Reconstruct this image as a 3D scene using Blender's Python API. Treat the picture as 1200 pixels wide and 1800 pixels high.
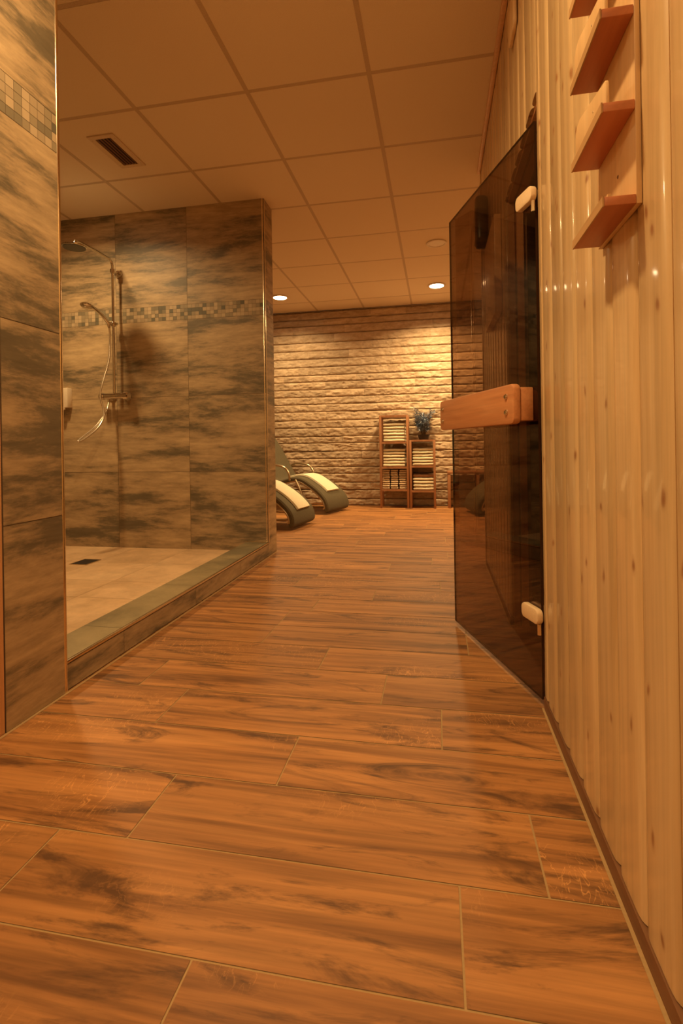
import bpy, bmesh, math, random
import numpy as np
from mathutils import Vector, Matrix
random.seed(7); rng = np.random.RandomState(5)
sc = bpy.context.scene
for o_ in list(bpy.data.objects): bpy.data.objects.remove(o_)
COL = sc.collection
PI = math.pi

# ------------------------------------------------------------------ camera
CAMZ = 0.768; YAW = -0.1871; ROLL = -0.0153; FPX = 889.8; CYPX = 782.2
cd = bpy.data.cameras.new('camera'); cam = bpy.data.objects.new('camera', cd); COL.objects.link(cam)
fw = Vector((math.sin(YAW), math.cos(YAW), 0)); rt = Vector((math.cos(YAW), -math.sin(YAW), 0)); up = rt.cross(fw)
r2 = math.cos(ROLL)*rt + math.sin(ROLL)*up; u2 = -math.sin(ROLL)*rt + math.cos(ROLL)*up
M = Matrix((( r2.x, u2.x, -fw.x, 0), (r2.y, u2.y, -fw.y, 0), (r2.z, u2.z, -fw.z, CAMZ), (0, 0, 0, 1)))
cam.matrix_world = M
cd.sensor_fit = 'VERTICAL'; cd.sensor_height = 36; cd.sensor_width = 24; cd.lens = FPX/1800*36
cd.shift_y = -(900-CYPX)/1800; cd.clip_start = 0.02; cd.clip_end = 60
sc.camera = cam
sc.view_settings.view_transform = 'Standard'; sc.view_settings.look = 'None'
sc.view_settings.exposure = 0.07; sc.view_settings.gamma = 1.0; sc.view_settings.use_curve_mapping = False

# ------------------------------------------------------------------ world and lights
WARM = (1.0, 0.67, 0.295)
w = bpy.data.worlds.new('world'); sc.world = w; w.use_nodes = True
w.node_tree.nodes['Background'].inputs[0].default_value = (1.0, 0.6, 0.3, 1)
w.node_tree.nodes['Background'].inputs[1].default_value = 0.03

def lamp(name, loc, power, size=0.14, color=WARM, spread=170, typ='AREA', target=None):
    if typ == 'AREA':
        l = bpy.data.lights.new(name, 'AREA'); l.shape = 'DISK'; l.size = size; l.spread = math.radians(spread)
    else:
        l = bpy.data.lights.new(name, 'SPOT'); l.spot_size = math.radians(spread); l.spot_blend = 0.7; l.shadow_soft_size = size/2
    l.energy = power; l.color = color
    o = bpy.data.objects.new(name, l); COL.objects.link(o); o.location = loc
    if target is not None:
        o.rotation_euler = (Vector(target)-Vector(loc)).to_track_quat('-Z', 'Y').to_euler()
    return o
DOWNLIGHTS = [(-1.77, 5.655), (0.017, 5.634)]
CORRIDOR = [(-0.50, 0.88), (-0.45, -1.3)]
lamp('lamp_lounge_left', (-1.77, 5.655, 2.47), 20, 0.15, spread=145)
lamp('lamp_lounge_right', (0.017, 5.634, 2.47), 46, 0.15, spread=145)
lamp('lamp_added_left', (-2.46, 4.54, 2.47), 12, 0.15, spread=150)  # added lamp out of sight behind the shower wall, lights the lounge
lamp('lamp_added_far_right', (1.7, 5.2, 2.47), 30, 0.15)  # added lamp out of view, brightens the far floor and ceiling
lamp('lamp_corridor_near', (-0.50, 0.88, 2.47), 26, 0.13, spread=170)
lamp('lamp_corridor_behind', (-0.45, -1.3, 2.47), 22, 0.16)
lamp('lamp_shower', (-2.40, 2.60, 2.47), 21, 0.15, spread=155)

# ------------------------------------------------------------------ materials
def nodes(m):
    m.use_nodes = True; nt = m.node_tree; nt.nodes.clear()
    out = nt.nodes.new('ShaderNodeOutputMaterial'); b = nt.nodes.new('ShaderNodeBsdfPrincipled')
    nt.links.new(b.outputs[0], out.inputs[0]); return nt, b, out
def N(nt, t, **kw):
    n = nt.nodes.new(t)
    for k, v in kw.items():
        if k.startswith('i_'):
            key = k[2:]; key = int(key) if key.isdigit() else key
            n.inputs[key].default_value = v
        else: setattr(n, k, v)
    return n
def ramp(nt, stops, interp='LINEAR'):
    r = nt.nodes.new('ShaderNodeValToRGB'); cr = r.color_ramp; cr.interpolation = interp
    while len(cr.elements) > 1: cr.elements.remove(cr.elements[0])
    cr.elements[0].position = stops[0][0]; cr.elements[0].color = (*stops[0][1], 1)
    for p, c in stops[1:]:
        e = cr.elements.new(p); e.color = (*c, 1)
    return r
def g(v): return (v, v, v)
def simple(name, col, rough=0.5, metal=0.0, bump=0, bscale=200, **kw):
    m = bpy.data.materials.new(name); nt, b, out = nodes(m)
    b.inputs['Base Color'].default_value = (*col, 1); b.inputs['Roughness'].default_value = rough; b.inputs['Metallic'].default_value = metal
    tc = N(nt, 'ShaderNodeTexCoord'); no = N(nt, 'ShaderNodeTexNoise', i_Scale=bscale, i_Detail=3.0)
    nt.links.new(tc.outputs['Object'], no.inputs['Vector'])
    rr = ramp(nt, [(0.3, tuple(c*0.93 for c in col)), (0.7, tuple(min(1, c*1.05) for c in col))])
    nt.links.new(no.outputs[0], rr.inputs[0]); nt.links.new(rr.outputs[0], b.inputs['Base Color'])
    if bump:
        bp = N(nt, 'ShaderNodeBump', i_Strength=bump, i_Distance=0.002)
        nt.links.new(no.outputs[0], bp.inputs['Height']); nt.links.new(bp.outputs[0], b.inputs['Normal'])
    return m
def coords(nt, scale, seedmul=(7.3, 3.1, 5.7), space='Object'):
    tc = N(nt, 'ShaderNodeTexCoord'); at = N(nt, 'ShaderNodeAttribute', attribute_name='seed')
    cm = N(nt, 'ShaderNodeVectorMath', operation='MULTIPLY'); cb = N(nt, 'ShaderNodeCombineXYZ')
    for i in range(3): nt.links.new(at.outputs['Fac'], cb.inputs[i])
    nt.links.new(cb.outputs[0], cm.inputs[0]); cm.inputs[1].default_value = seedmul
    ad = N(nt, 'ShaderNodeVectorMath', operation='ADD')
    nt.links.new(tc.outputs[space], ad.inputs[0]); nt.links.new(cm.outputs[0], ad.inputs[1])
    mp = N(nt, 'ShaderNodeVectorMath', operation='MULTIPLY'); mp.inputs[1].default_value = scale
    nt.links.new(ad.outputs[0], mp.inputs[0])
    return at, ad, mp
def mix(nt, mode, fac, a, b):
    m = N(nt, 'ShaderNodeMix', data_type='RGBA', blend_type=mode)
    for sock, v in ((0, fac), (6, a), (7, b)):
        if hasattr(v, 'is_output'): nt.links.new(v, m.inputs[sock])
        elif isinstance(v, tuple): m.inputs[sock].default_value = (*v, 1)
        else: m.inputs[sock].default_value = v
    return m.outputs[2]

def wood(name, cols, axis=0, rough=0.42, grain=1.0, knots=True, var=0.3, dark=(0.05, 0.02, 0.01), streak=0.5, bump=0.15, flecks=False, sharp=1.0, knotw=0.12):
    """cols: dark, mid, light; axis: grain direction 0/1/2"""
    m = bpy.data.materials.new(name); nt, b, out = nodes(m); L = nt.links.new
    s = [14.0*grain]*3; s[axis] = 0.9*grain
    at, ad, mp = coords(nt, tuple(s))
    n1 = N(nt, 'ShaderNodeTexNoise', i_Scale=1.0, i_Detail=5.0, i_Roughness=0.62, i_Distortion=0.9); L(mp.outputs[0], n1.inputs['Vector'])
    s2 = [70.0*grain]*3; s2[axis] = 2.0*grain
    mp2 = N(nt, 'ShaderNodeVectorMath', operation='MULTIPLY'); mp2.inputs[1].default_value = s2; L(ad.outputs[0], mp2.inputs[0])
    n2 = N(nt, 'ShaderNodeTexNoise', i_Scale=1.0, i_Detail=4.0, i_Roughness=0.6, i_Distortion=0.3); L(mp2.outputs[0], n2.inputs['Vector'])
    r1 = ramp(nt, [(0.30, cols[0]), (0.5, cols[1]), (0.72, cols[2])]); L(n1.outputs[0], r1.inputs[0])
    r2_ = ramp(nt, [(0.25, g(0.62)), (0.55, g(1.0)), (0.8, g(1.12))]); L(n2.outputs[0], r2_.inputs[0])
    c = mix(nt, 'MULTIPLY', streak, r1.outputs[0], r2_.outputs[0])
    # per board value variation
    mr = N(nt, 'ShaderNodeMapRange'); mr.inputs['To Min'].default_value = 1-var; mr.inputs['To Max'].default_value = 1+var*0.6
    wn = N(nt, 'ShaderNodeTexWhiteNoise', noise_dimensions='1D'); L(at.outputs['Fac'], wn.inputs['W']); L(wn.outputs[0], mr.inputs['Value'])
    hs = N(nt, 'ShaderNodeHueSaturation'); L(c, hs.inputs['Color']); L(mr.outputs[0], hs.inputs['Value']); c = hs.outputs[0]
    if knots:
        s3 = [9.0]*3; s3[axis] = 5.0
        mp3 = N(nt, 'ShaderNodeVectorMath', operation='MULTIPLY'); mp3.inputs[1].default_value = s3; L(ad.outputs[0], mp3.inputs[0])
        ns = N(nt, 'ShaderNodeTexNoise', i_Scale=2.0, i_Detail=2.0); L(mp3.outputs[0], ns.inputs['Vector'])
        va = N(nt, 'ShaderNodeVectorMath', operation='MULTIPLY_ADD'); L(ns.outputs['Color'], va.inputs[0]); va.inputs[1].default_value = (0.25,)*3; L(mp3.outputs[0], va.inputs[2])
        sx_ = N(nt, 'ShaderNodeSeparateXYZ'); cx_ = N(nt, 'ShaderNodeCombineXYZ'); L(va.outputs[0], sx_.inputs[0])
        L(sx_.outputs[1 if axis != 1 else 0], cx_.inputs[0]); L(sx_.outputs[2 if axis != 2 or True else 0], cx_.inputs[1])
        vo = N(nt, 'ShaderNodeTexVoronoi', i_Scale=1.0, voronoi_dimensions='2D'); L(cx_.outputs[0], vo.inputs['Vector'])
        kr = ramp(nt, [(0.0, g(1.0)), (knotw*0.55, g(0.75)), (knotw, g(0.22)), (knotw*1.6, g(0.0))]); L(vo.outputs['Distance'], kr.inputs[0])
        c = mix(nt, 'MIX', kr.outputs[0], c, dark)
    if flecks:   # medullary rays and dark stains of oak
        s4 = [10.0]*3; s4[axis] = 2.2
        mp4 = N(nt, 'ShaderNodeVectorMath', operation='MULTIPLY'); mp4.inputs[1].default_value = s4; L(ad.outputs[0], mp4.inputs[0])
        n4 = N(nt, 'ShaderNodeTexNoise', i_Scale=1.0, i_Detail=6.0, i_Roughness=0.7, i_Distortion=1.6); L(mp4.outputs[0], n4.inputs['Vector'])
        k4 = ramp(nt, [(0.52, g(0.0)), (0.66, g(0.85))]); L(n4.outputs[0], k4.inputs[0])
        c = mix(nt, 'MIX', k4.outputs[0], c, dark)
        s5 = [16.0]*3; s5[axis] = 40.0
        mp5 = N(nt, 'ShaderNodeVectorMath', operation='MULTIPLY'); mp5.inputs[1].default_value = s5; L(ad.outputs[0], mp5.inputs[0])
        n5 = N(nt, 'ShaderNodeTexNoise', i_Scale=1.0, i_Detail=2.0, i_Distortion=1.2); L(mp5.outputs[0], n5.inputs['Vector'])
        k5 = ramp(nt, [(0.485, g(0.0)), (0.5, g(1.0)), (0.515, g(0.0))]); L(n5.outputs[0], k5.inputs[0])
        s6 = [3.0]*3; s6[axis] = 1.8
        mp6 = N(nt, 'ShaderNodeVectorMath', operation='MULTIPLY'); mp6.inputs[1].default_value = s6; L(ad.outputs[0], mp6.inputs[0])
        n6 = N(nt, 'ShaderNodeTexNoise', i_Scale=1.0, i_Detail=1.0); L(mp6.outputs[0], n6.inputs['Vector'])
        k6 = ramp(nt, [(0.54, g(0.0)), (0.66, g(0.42))]); L(n6.outputs[0], k6.inputs[0])
        mm = N(nt, 'ShaderNodeMath', operation='MULTIPLY'); L(k5.outputs[0], mm.inputs[0]); L(k6.outputs[0], mm.inputs[1])
        c = mix(nt, 'MIX', mm.outputs[0], c, tuple(min(1, v*1.9) for v in cols[2]))
    L(c, b.inputs['Base Color']); b.inputs['Roughness'].default_value = rough
    bp = N(nt, 'ShaderNodeBump', i_Strength=bump, i_Distance=0.001); L(n2.outputs[0], bp.inputs['Height']); L(bp.outputs[0], b.inputs['Normal'])
    return m

def stone_tile(name, light, mid, dark, axis=0, rough=0.42):
    m = bpy.data.materials.new(name); nt, b, out = nodes(m); L = nt.links.new
    s = [1.1, 1.1, 5.2]
    at, ad, mp = coords(nt, tuple(s))
    n1 = N(nt, 'ShaderNodeTexNoise', i_Scale=1.1, i_Detail=10.0, i_Roughness=0.72, i_Distortion=0.15); L(mp.outputs[0], n1.inputs['Vector'])
    mp2 = N(nt, 'ShaderNodeVectorMath', operation='MULTIPLY'); mp2.inputs[1].default_value = (5, 5, 40); L(ad.outputs[0], mp2.inputs[0])
    n2 = N(nt, 'ShaderNodeTexNoise', i_Scale=1.0, i_Detail=5.0, i_Roughness=0.7); L(mp2.outputs[0], n2.inputs['Vector'])
    r1 = ramp(nt, [(0.35, light), (0.48, mid), (0.575, dark), (0.74, tuple(d*0.8 for d in dark))]); L(n1.outputs[0], r1.inputs[0])
    r2_ = ramp(nt, [(0.3, g(0.72)), (0.6, g(1.08))]); L(n2.outputs[0], r2_.inputs[0])
    c = mix(nt, 'MULTIPLY', 0.8, r1.outputs[0], r2_.outputs[0])
    L(c, b.inputs['Base Color']); b.inputs['Roughness'].default_value = rough
    bp = N(nt, 'ShaderNodeBump', i_Strength=0.08, i_Distance=0.002); L(n2.outputs[0], bp.inputs['Height']); L(bp.outputs[0], b.inputs['Normal'])
    return m

def mosaic_mat():
    m = bpy.data.materials.new('mosaic_tile'); nt, b, out = nodes(m); L = nt.links.new
    at = N(nt, 'ShaderNodeAttribute', attribute_name='seed')
    wn = N(nt, 'ShaderNodeTexWhiteNoise', noise_dimensions='1D'); L(at.outputs['Fac'], wn.inputs['W'])
    r1 = ramp(nt, [(0.0, (0.44, 0.33, 0.21)), (0.30, (0.36, 0.27, 0.17)), (0.55, (0.28, 0.22, 0.14)), (0.74, (0.20, 0.165, 0.11)), (0.90, (0.13, 0.115, 0.08))], 'CONSTANT'); L(wn.outputs[0], r1.inputs[0])
    L(r1.outputs[0], b.inputs['Base Color']); b.inputs['Roughness'].default_value = 0.35
    return m

def brick_mat():
    m = bpy.data.materials.new('split_stone'); nt, b, out = nodes(m); L = nt.links.new
    at, ad, mp = coords(nt, (3.0, 3.0, 9.0))
    n1 = N(nt, 'ShaderNodeTexNoise', i_Scale=2.0, i_Detail=8.0, i_Roughness=0.7); L(mp.outputs[0], n1.inputs['Vector'])
    r1 = ramp(nt, [(0.3, (0.38, 0.265, 0.165)), (0.5, (0.52, 0.385, 0.26)), (0.7, (0.66, 0.52, 0.38))]); L(n1.outputs[0], r1.inputs[0])
    wn = N(nt, 'ShaderNodeTexWhiteNoise', noise_dimensions='1D'); L(at.outputs['Fac'], wn.inputs['W'])
    mr = N(nt, 'ShaderNodeMapRange'); mr.inputs['To Min'].default_value = 0.82; mr.inputs['To Max'].default_value = 1.1; L(wn.outputs[0], mr.inputs['Value'])
    hs = N(nt, 'ShaderNodeHueSaturation'); L(r1.outputs[0], hs.inputs['Color']); L(mr.outputs[0], hs.inputs['Value'])
    L(hs.outputs[0], b.inputs['Base Color']); b.inputs['Roughness'].default_value = 0.85
    tc = N(nt, 'ShaderNodeTexCoord')
    n2 = N(nt, 'ShaderNodeTexNoise', i_Scale=38.0, i_Detail=8.0, i_Roughness=0.68); L(tc.outputs['Object'], n2.inputs['Vector'])
    bp = N(nt, 'ShaderNodeBump', i_Strength=0.9, i_Distance=0.008); L(n2.outputs[0], bp.inputs['Height']); L(bp.outputs[0], b.inputs['Normal'])
    return m

def glass_mat():
    m = bpy.data.materials.new('bronze_glass'); m.use_nodes = True; nt = m.node_tree; nt.nodes.clear(); L = nt.links.new
    out = nt.nodes.new('ShaderNodeOutputMaterial')
    tr = N(nt, 'ShaderNodeBsdfTransparent'); tr.inputs[0].default_value = (0.56, 0.46, 0.38, 1)
    gl = N(nt, 'ShaderNodeBsdfGlossy'); gl.inputs[0].default_value = (0.9, 0.85, 0.8, 1); gl.inputs['Roughness'].default_value = 0.0
    fr = N(nt, 'ShaderNodeFresnel'); ge = N(nt, 'ShaderNodeNewGeometry'); mr = N(nt, 'ShaderNodeMapRange')
    mr.inputs['To Min'].default_value = 1.5; mr.inputs['To Max'].default_value = 1/1.5   # a thin pane: same reflectance from both faces
    L(ge.outputs['Backfacing'], mr.inputs['Value']); L(mr.outputs[0], fr.inputs['IOR']); mx = N(nt, 'ShaderNodeMixShader')
    L(fr.outputs[0], mx.inputs[0]); L(tr.outputs[0], mx.inputs[1]); L(gl.outputs[0], mx.inputs[2]); L(mx.outputs[0], out.inputs[0])
    return m
def emis(name, col, strength):
    m = bpy.data.materials.new(name); m.use_nodes = True; nt = m.node_tree; nt.nodes.clear()
    out = nt.nodes.new('ShaderNodeOutputMaterial'); e = nt.nodes.new('ShaderNodeEmission')
    e.inputs[0].default_value = (*col, 1); e.inputs[1].default_value = strength; nt.links.new(e.outputs[0], out.inputs[0]); return m
def cloth(name, cols, scale=60, bump=0.4):
    m = bpy.data.materials.new(name); nt, b, out = nodes(m); L = nt.links.new
    tc = N(nt, 'ShaderNodeTexCoord'); n1 = N(nt, 'ShaderNodeTexNoise', i_Scale=scale, i_Detail=6.0, i_Roughness=0.7); L(tc.outputs['Object'], n1.inputs['Vector'])
    r1 = ramp(nt, [(0.3, cols[0]), (0.7, cols[1])]); L(n1.outputs[0], r1.inputs[0]); L(r1.outputs[0], b.inputs['Base Color'])
    b.inputs['Roughness'].default_value = 0.95
    bp = N(nt, 'ShaderNodeBump', i_Strength=bump, i_Distance=0.003); L(n1.outputs[0], bp.inputs['Height']); L(bp.outputs[0], b.inputs['Normal'])
    return m

MT = {}
MT['floor'] = wood('oak_look_tile', ((0.17, 0.068, 0.021), (0.40, 0.175, 0.055), (0.56, 0.26, 0.085)), axis=0, rough=0.55, grain=1.0, knots=False, var=0.14, dark=(0.08, 0.034, 0.013), streak=1.0, bump=0.10, flecks=True)
MT['grout'] = simple('floor_grout', (0.42, 0.27, 0.12), 0.8)
MT['pine'] = wood('varnished_pine', ((0.52, 0.345, 0.17), (0.63, 0.44, 0.235), (0.73, 0.54, 0.31)), axis=2, rough=0.33, grain=1.0, var=0.2, dark=(0.30, 0.13, 0.05), streak=0.45, bump=0.05, knotw=0.06)
_b = [n for n in MT['pine'].node_tree.nodes if n.type == 'BSDF_PRINCIPLED'][0]
_b.inputs['Coat Weight'].default_value = 0.45; _b.inputs['Coat Roughness'].default_value = 0.07
MT['pine_core'] = wood('wall_core_wood', ((0.30, 0.16, 0.08), (0.36, 0.20, 0.10), (0.42, 0.24, 0.12)), axis=2, rough=0.5, knots=False)
MT['frame_wood'] = wood('reddish_frame_wood', ((0.66, 0.36, 0.18), (0.74, 0.42, 0.21), (0.80, 0.48, 0.25)), axis=2, rough=0.4, knots=False, streak=0.4)
MT['plinth'] = wood('dark_plinth_wood', ((0.16, 0.07, 0.03), (0.22, 0.10, 0.045), (0.28, 0.13, 0.06)), axis=1, rough=0.5, knots=False)
MT['tile'] = stone_tile('slate_look_tile', (0.52, 0.37, 0.21), (0.38, 0.265, 0.15), (0.15, 0.115, 0.07), rough=0.5)
MT['mosaic'] = mosaic_mat()
MT['joint'] = simple('tile_joint', (0.14, 0.085, 0.05), 0.8)
MT['curbtile'] = stone_tile('curb_tile', (0.36, 0.28, 0.16), (0.29, 0.23, 0.13), (0.18, 0.15, 0.09))
MT['showerfloor'] = stone_tile('sand_floor_tile', (0.80, 0.56, 0.34), (0.74, 0.50, 0.30), (0.64, 0.42, 0.24), rough=0.35)
MT['sfjoint'] = simple('sand_joint', (0.5, 0.33, 0.19), 0.8)
MT['chrome'] = simple('chrome', (0.70, 0.66, 0.60), 0.06, 1.0)
MT['steel'] = simple('brushed_steel_trim', (0.80, 0.68, 0.50), 0.16, 1.0)
MT['ceiling'] = simple('ceiling_panel', (0.80, 0.65, 0.47), 0.9, bump=0.2, bscale=400)
MT['tbar'] = simple('ceiling_grid', (0.56, 0.41, 0.27), 0.6)
MT['white'] = simple('white_plastic', (0.72, 0.60, 0.46), 0.4)
MT['ventwhite'] = simple('vent_enamel', (0.66, 0.49, 0.32), 0.45)
MT['black'] = simple('black_plastic', (0.012, 0.010, 0.008), 0.3)
MT['hole'] = simple('dark_recess', (0.02, 0.012, 0.007), 0.9)
MT['stone'] = brick_mat()
MT['plaster'] = simple('side_plaster', (0.55, 0.40, 0.25), 0.9)
MT['glass'] = glass_mat()
MT['glassedge'] = simple('bronze_glass_edge', (0.05, 0.022, 0.010), 0.25)
MT['lampglow'] = emis('lamp_glow', (1.0, 0.74, 0.42), 28)
MT['alder'] = wood('alder_handle_wood', ((0.52, 0.21, 0.085), (0.60, 0.26, 0.11), (0.66, 0.31, 0.14)), axis=0, rough=0.38, grain=1.5, knots=False, streak=0.4, bump=0.05)
MT['rack'] = wood('rack_pine', ((0.66, 0.42, 0.20), (0.74, 0.49, 0.25), (0.80, 0.56, 0.31)), axis=2, rough=0.4, knots=False, var=0.12, streak=0.35, bump=0.05)
MT['rackshelf'] = wood('rack_shelf_shade_red', ((0.46, 0.15, 0.06), (0.54, 0.19, 0.08), (0.60, 0.24, 0.11)), axis=1, rough=0.45, knots=False, var=0.15, streak=0.35, bump=0.05)  # shade of the shelf undersides put into the colour as a deeper red
MT['rackedge'] = wood('rack_edge_wood', ((0.42, 0.24, 0.10), (0.48, 0.28, 0.12), (0.54, 0.32, 0.15)), axis=1, rough=0.5, knots=False)
MT['bamboo'] = wood('shelf_bamboo', ((0.26, 0.11, 0.048), (0.34, 0.15, 0.068), (0.40, 0.19, 0.09)), axis=2, rough=0.45, knots=False, streak=0.4)
MT['towel'] = cloth('cream_terry', ((0.74, 0.66, 0.48), (0.84, 0.77, 0.60)))
MT['towel_shaded'] = cloth('shaded_terry', ((0.56, 0.42, 0.27), (0.66, 0.52, 0.36)))  # darker copy of the terry, low-shelf shade put into its colour
MT['towelbrown'] = cloth('brown_terry', ((0.30, 0.16, 0.09), (0.38, 0.21, 0.12)))
MT['cushion'] = cloth('dark_olive_fabric', ((0.088, 0.070, 0.038), (0.118, 0.094, 0.052)), 90, 0.2)
MT['tube'] = simple('bronze_tube', (0.62, 0.50, 0.34), 0.3, 1.0)
MT['leaf'] = cloth('blue_grey_leaf', ((0.10, 0.13, 0.18), (0.38, 0.45, 0.56)), 30, 0.1)
MT['stem'] = simple('stem_brown', (0.16, 0.10, 0.05), 0.7)
MT['hose'] = simple('hose_metal', (0.85, 0.78, 0.66), 0.25, 0.9)
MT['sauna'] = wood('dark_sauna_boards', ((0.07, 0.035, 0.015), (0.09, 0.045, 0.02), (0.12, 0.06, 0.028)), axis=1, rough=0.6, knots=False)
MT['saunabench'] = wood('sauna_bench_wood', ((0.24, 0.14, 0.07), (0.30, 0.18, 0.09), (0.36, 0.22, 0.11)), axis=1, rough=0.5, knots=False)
MT['hinge'] = simple('cream_hinge', (0.80, 0.60, 0.38), 0.4)

# ------------------------------------------------------------------ mesh helpers
class MB:
    def __init__(s): s.v = []; s.f = []; s.m = []; s.sd = []; s.sm = []
    def add(s, verts, faces, mat=0, seed=0.0, smooth=False):
        b = len(s.v); s.v += [tuple(v) for v in verts]
        for f in faces: s.f.append(tuple(i+b for i in f)); s.m.append(mat); s.sd.append(seed); s.sm.append(smooth)
    def quad(s, a, b, c, d, mat=0, seed=0.0): s.add([a, b, c, d], [(0, 1, 2, 3)], mat, seed)
    def box(s, lo, hi, mat=0, seed=0.0, bev=0.0, seg=2, smooth=None):
        x0, y0, z0 = lo; x1, y1, z1 = hi
        bm = bmesh.new(); bmesh.ops.create_cube(bm, size=1)
        for v in bm.verts: v.co = Vector(((x0+x1)/2+v.co.x*(x1-x0), (y0+y1)/2+v.co.y*(y1-y0), (z0+z1)/2+v.co.z*(z1-z0)))
        if bev > 0: bmesh.ops.bevel(bm, geom=list(bm.edges), offset=bev, segments=seg, affect='EDGES', profile=0.5)
        s.bm(bm, mat, seed, bev > 0 if smooth is None else smooth)
    def bm(s, bm, mat=0, seed=0.0, smooth=False, mtx=None):
        bm.verts.index_update()
        vs = [(mtx @ v.co if mtx else v.co) for v in bm.verts]
        s.add(vs, [[v.index for v in f.verts] for f in bm.faces], mat, seed, smooth); bm.free()
    def tube(s, pts, r, mat=0, n=10, caps=True, seed=0.0, closed=False):
        pts = [Vector(p) for p in pts]; k = len(pts); rr = r if isinstance(r, (list, tuple)) else [r]*k
        vs = []; prev = None
        for i, p in enumerate(pts):
            if closed: t = (pts[(i+1) % k]-pts[i-1]).normalized()
            else: t = (pts[min(i+1, k-1)]-pts[max(i-1, 0)]).normalized()
            if prev is None:
                a = Vector((0, 0, 1)) if abs(t.z) < 0.9 else Vector((1, 0, 0)); nn = (a-t*a.dot(t)).normalized()
            else: nn = (prev-t*prev.dot(t)).normalized()
            prev = nn; bb = t.cross(nn)
            for j in range(n):
                a = 2*PI*j/n; vs.append(p+rr[i]*(math.cos(a)*nn+math.sin(a)*bb))
        fs = []
        for i in range(k if closed else k-1):
            for j in range(n):
                i2 = (i+1) % k
                fs.append((i*n+j, i*n+(j+1) % n, i2*n+(j+1) % n, i2*n+j))
        if caps and not closed: fs.append(tuple(range(n-1, -1, -1))); fs.append(tuple((k-1)*n+j for j in range(n)))
        s.add(vs, fs, mat, seed, True)
    def lathe(s, prof, c=(0, 0, 0), mat=0, n=32, axis='Z', seed=0.0, smooth=True):
        """prof: list (r, h)"""
        vs = []; c = Vector(c)
        for r, h in prof:
            for j in range(n):
                a = 2*PI*j/n; x, y = r*math.cos(a), r*math.sin(a)
                vs.append(c+(Vector((x, y, h)) if axis == 'Z' else Vector((x, h, y)) if axis == 'Y' else Vector((h, x, y))))
        fs = [(i*n+j, i*n+(j+1) % n, (i+1)*n+(j+1) % n, (i+1)*n+j) for i in range(len(prof)-1) for j in range(n)]
        fs.append(tuple(range(n-1, -1, -1))); fs.append(tuple((len(prof)-1)*n+j for j in range(n)))
        s.add(vs, fs, mat, seed, smooth)
    def prism(s, pts2, a, b, plane='YZ', mat=0, seed=0.0, bev=0.0):
        """closed outline pts2 extruded from a to b along the remaining axis"""
        def P(p, t): return {'YZ': (t, p[0], p[1]), 'XZ': (p[0], t, p[1]), 'XY': (p[0], p[1], t)}[plane]
        n = len(pts2); bm = bmesh.new()
        v0 = [bm.verts.new(P(p, a)) for p in pts2]; v1 = [bm.verts.new(P(p, b)) for p in pts2]
        f0 = bm.faces.new(v0); f1 = bm.faces.new(v1[::-1])
        for i in range(n): bm.faces.new((v0[i], v1[i], v1[(i+1) % n], v0[(i+1) % n]))
        bmesh.ops.recalc_face_normals(bm, faces=bm.faces)
        if bev:
            ed = [e for e in bm.edges if (f0 in e.link_faces or f1 in e.link_faces)]
            bmesh.ops.bevel(bm, geom=ed, offset=bev, segments=2, affect='EDGES', profile=0.5)
        s.bm(bm, mat, seed)
    def build(s, name, mats, parent=None, loc=None):
        me = bpy.data.meshes.new(name); me.from_pydata(s.v, [], s.f)
        if not isinstance(mats, (list, tuple)): mats = [mats]
        for m in mats: me.materials.append(MT[m] if isinstance(m, str) else m)
        me.polygons.foreach_set('material_index', s.m); me.polygons.foreach_set('use_smooth', s.sm)
        at = me.attributes.new('seed', 'FLOAT', 'FACE'); at.data.foreach_set('value', s.sd)
        me.update()
        bm = bmesh.new(); bm.from_mesh(me); bmesh.ops.recalc_face_normals(bm, faces=bm.faces) if s.recalc else None; bm.to_mesh(me); bm.free()
        try: me.set_sharp_from_angle(angle=math.radians(38))
        except Exception: pass
        o = bpy.data.objects.new(name, me); COL.objects.link(o)
        if parent: o.parent = parent
        if loc is not None: o.location = loc
        return o
    recalc = True
def rnd(): return random.random()*50
def thing(name, loc, label, cat, group=None, rz=0):
    o = bpy.data.objects.new(name, None); o.empty_display_size = 0.05; COL.objects.link(o); o.location = loc; o.rotation_euler = (0, 0, rz)
    o['label'] = label; o['category'] = cat
    if group: o['group'] = group
    return o
def tag(o, label, cat, group=None):
    o['label'] = label; o['category'] = cat
    if group: o['group'] = group
    return o
def struct(o, label=None, cat=None): 
    o['kind'] = 'structure'
    return o
def copy_tree(o, parent=None):
    c = o.copy(); COL.objects.link(c)
    if parent: c.parent = parent
    for ch in [x for x in bpy.data.objects if x.parent == o]: copy_tree(ch, c)
    return c
def roundrect(x0, z0, x1, z1, r, n=5):
    P = []
    for cx, cz, a0 in ((x1-r, z0+r, -90), (x1-r, z1-r, 0), (x0+r, z1-r, 90), (x0+r, z0+r, 180)):
        for i in range(n+1):
            a = math.radians(a0+90*i/n); P.append((cx+r*math.cos(a), cz+r*math.sin(a)))
    return P
def catmull(P, n=8):
    P = [Vector(p) for p in P]; Q = [P[0]*2-P[1]]+P+[P[-1]*2-P[-2]]; out = []
    for i in range(1, len(Q)-2):
        for k in range(n):
            t = k/n; a, b, c, d = Q[i-1], Q[i], Q[i+1], Q[i+2]
            out.append(0.5*((2*b)+(c-a)*t+(2*a-5*b+4*c-d)*t*t+(3*b-a-3*c+d)*t**3))
    out.append(P[-1]); return out

XR = 0.294; XL = -1.1615; YS = 3.378; YP = 3.555; YB = 6.351; ZC = 2.50; YC = 3.31
D0, D1, DT = 1.54, 2.222, 1.782      # sauna door opening

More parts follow.
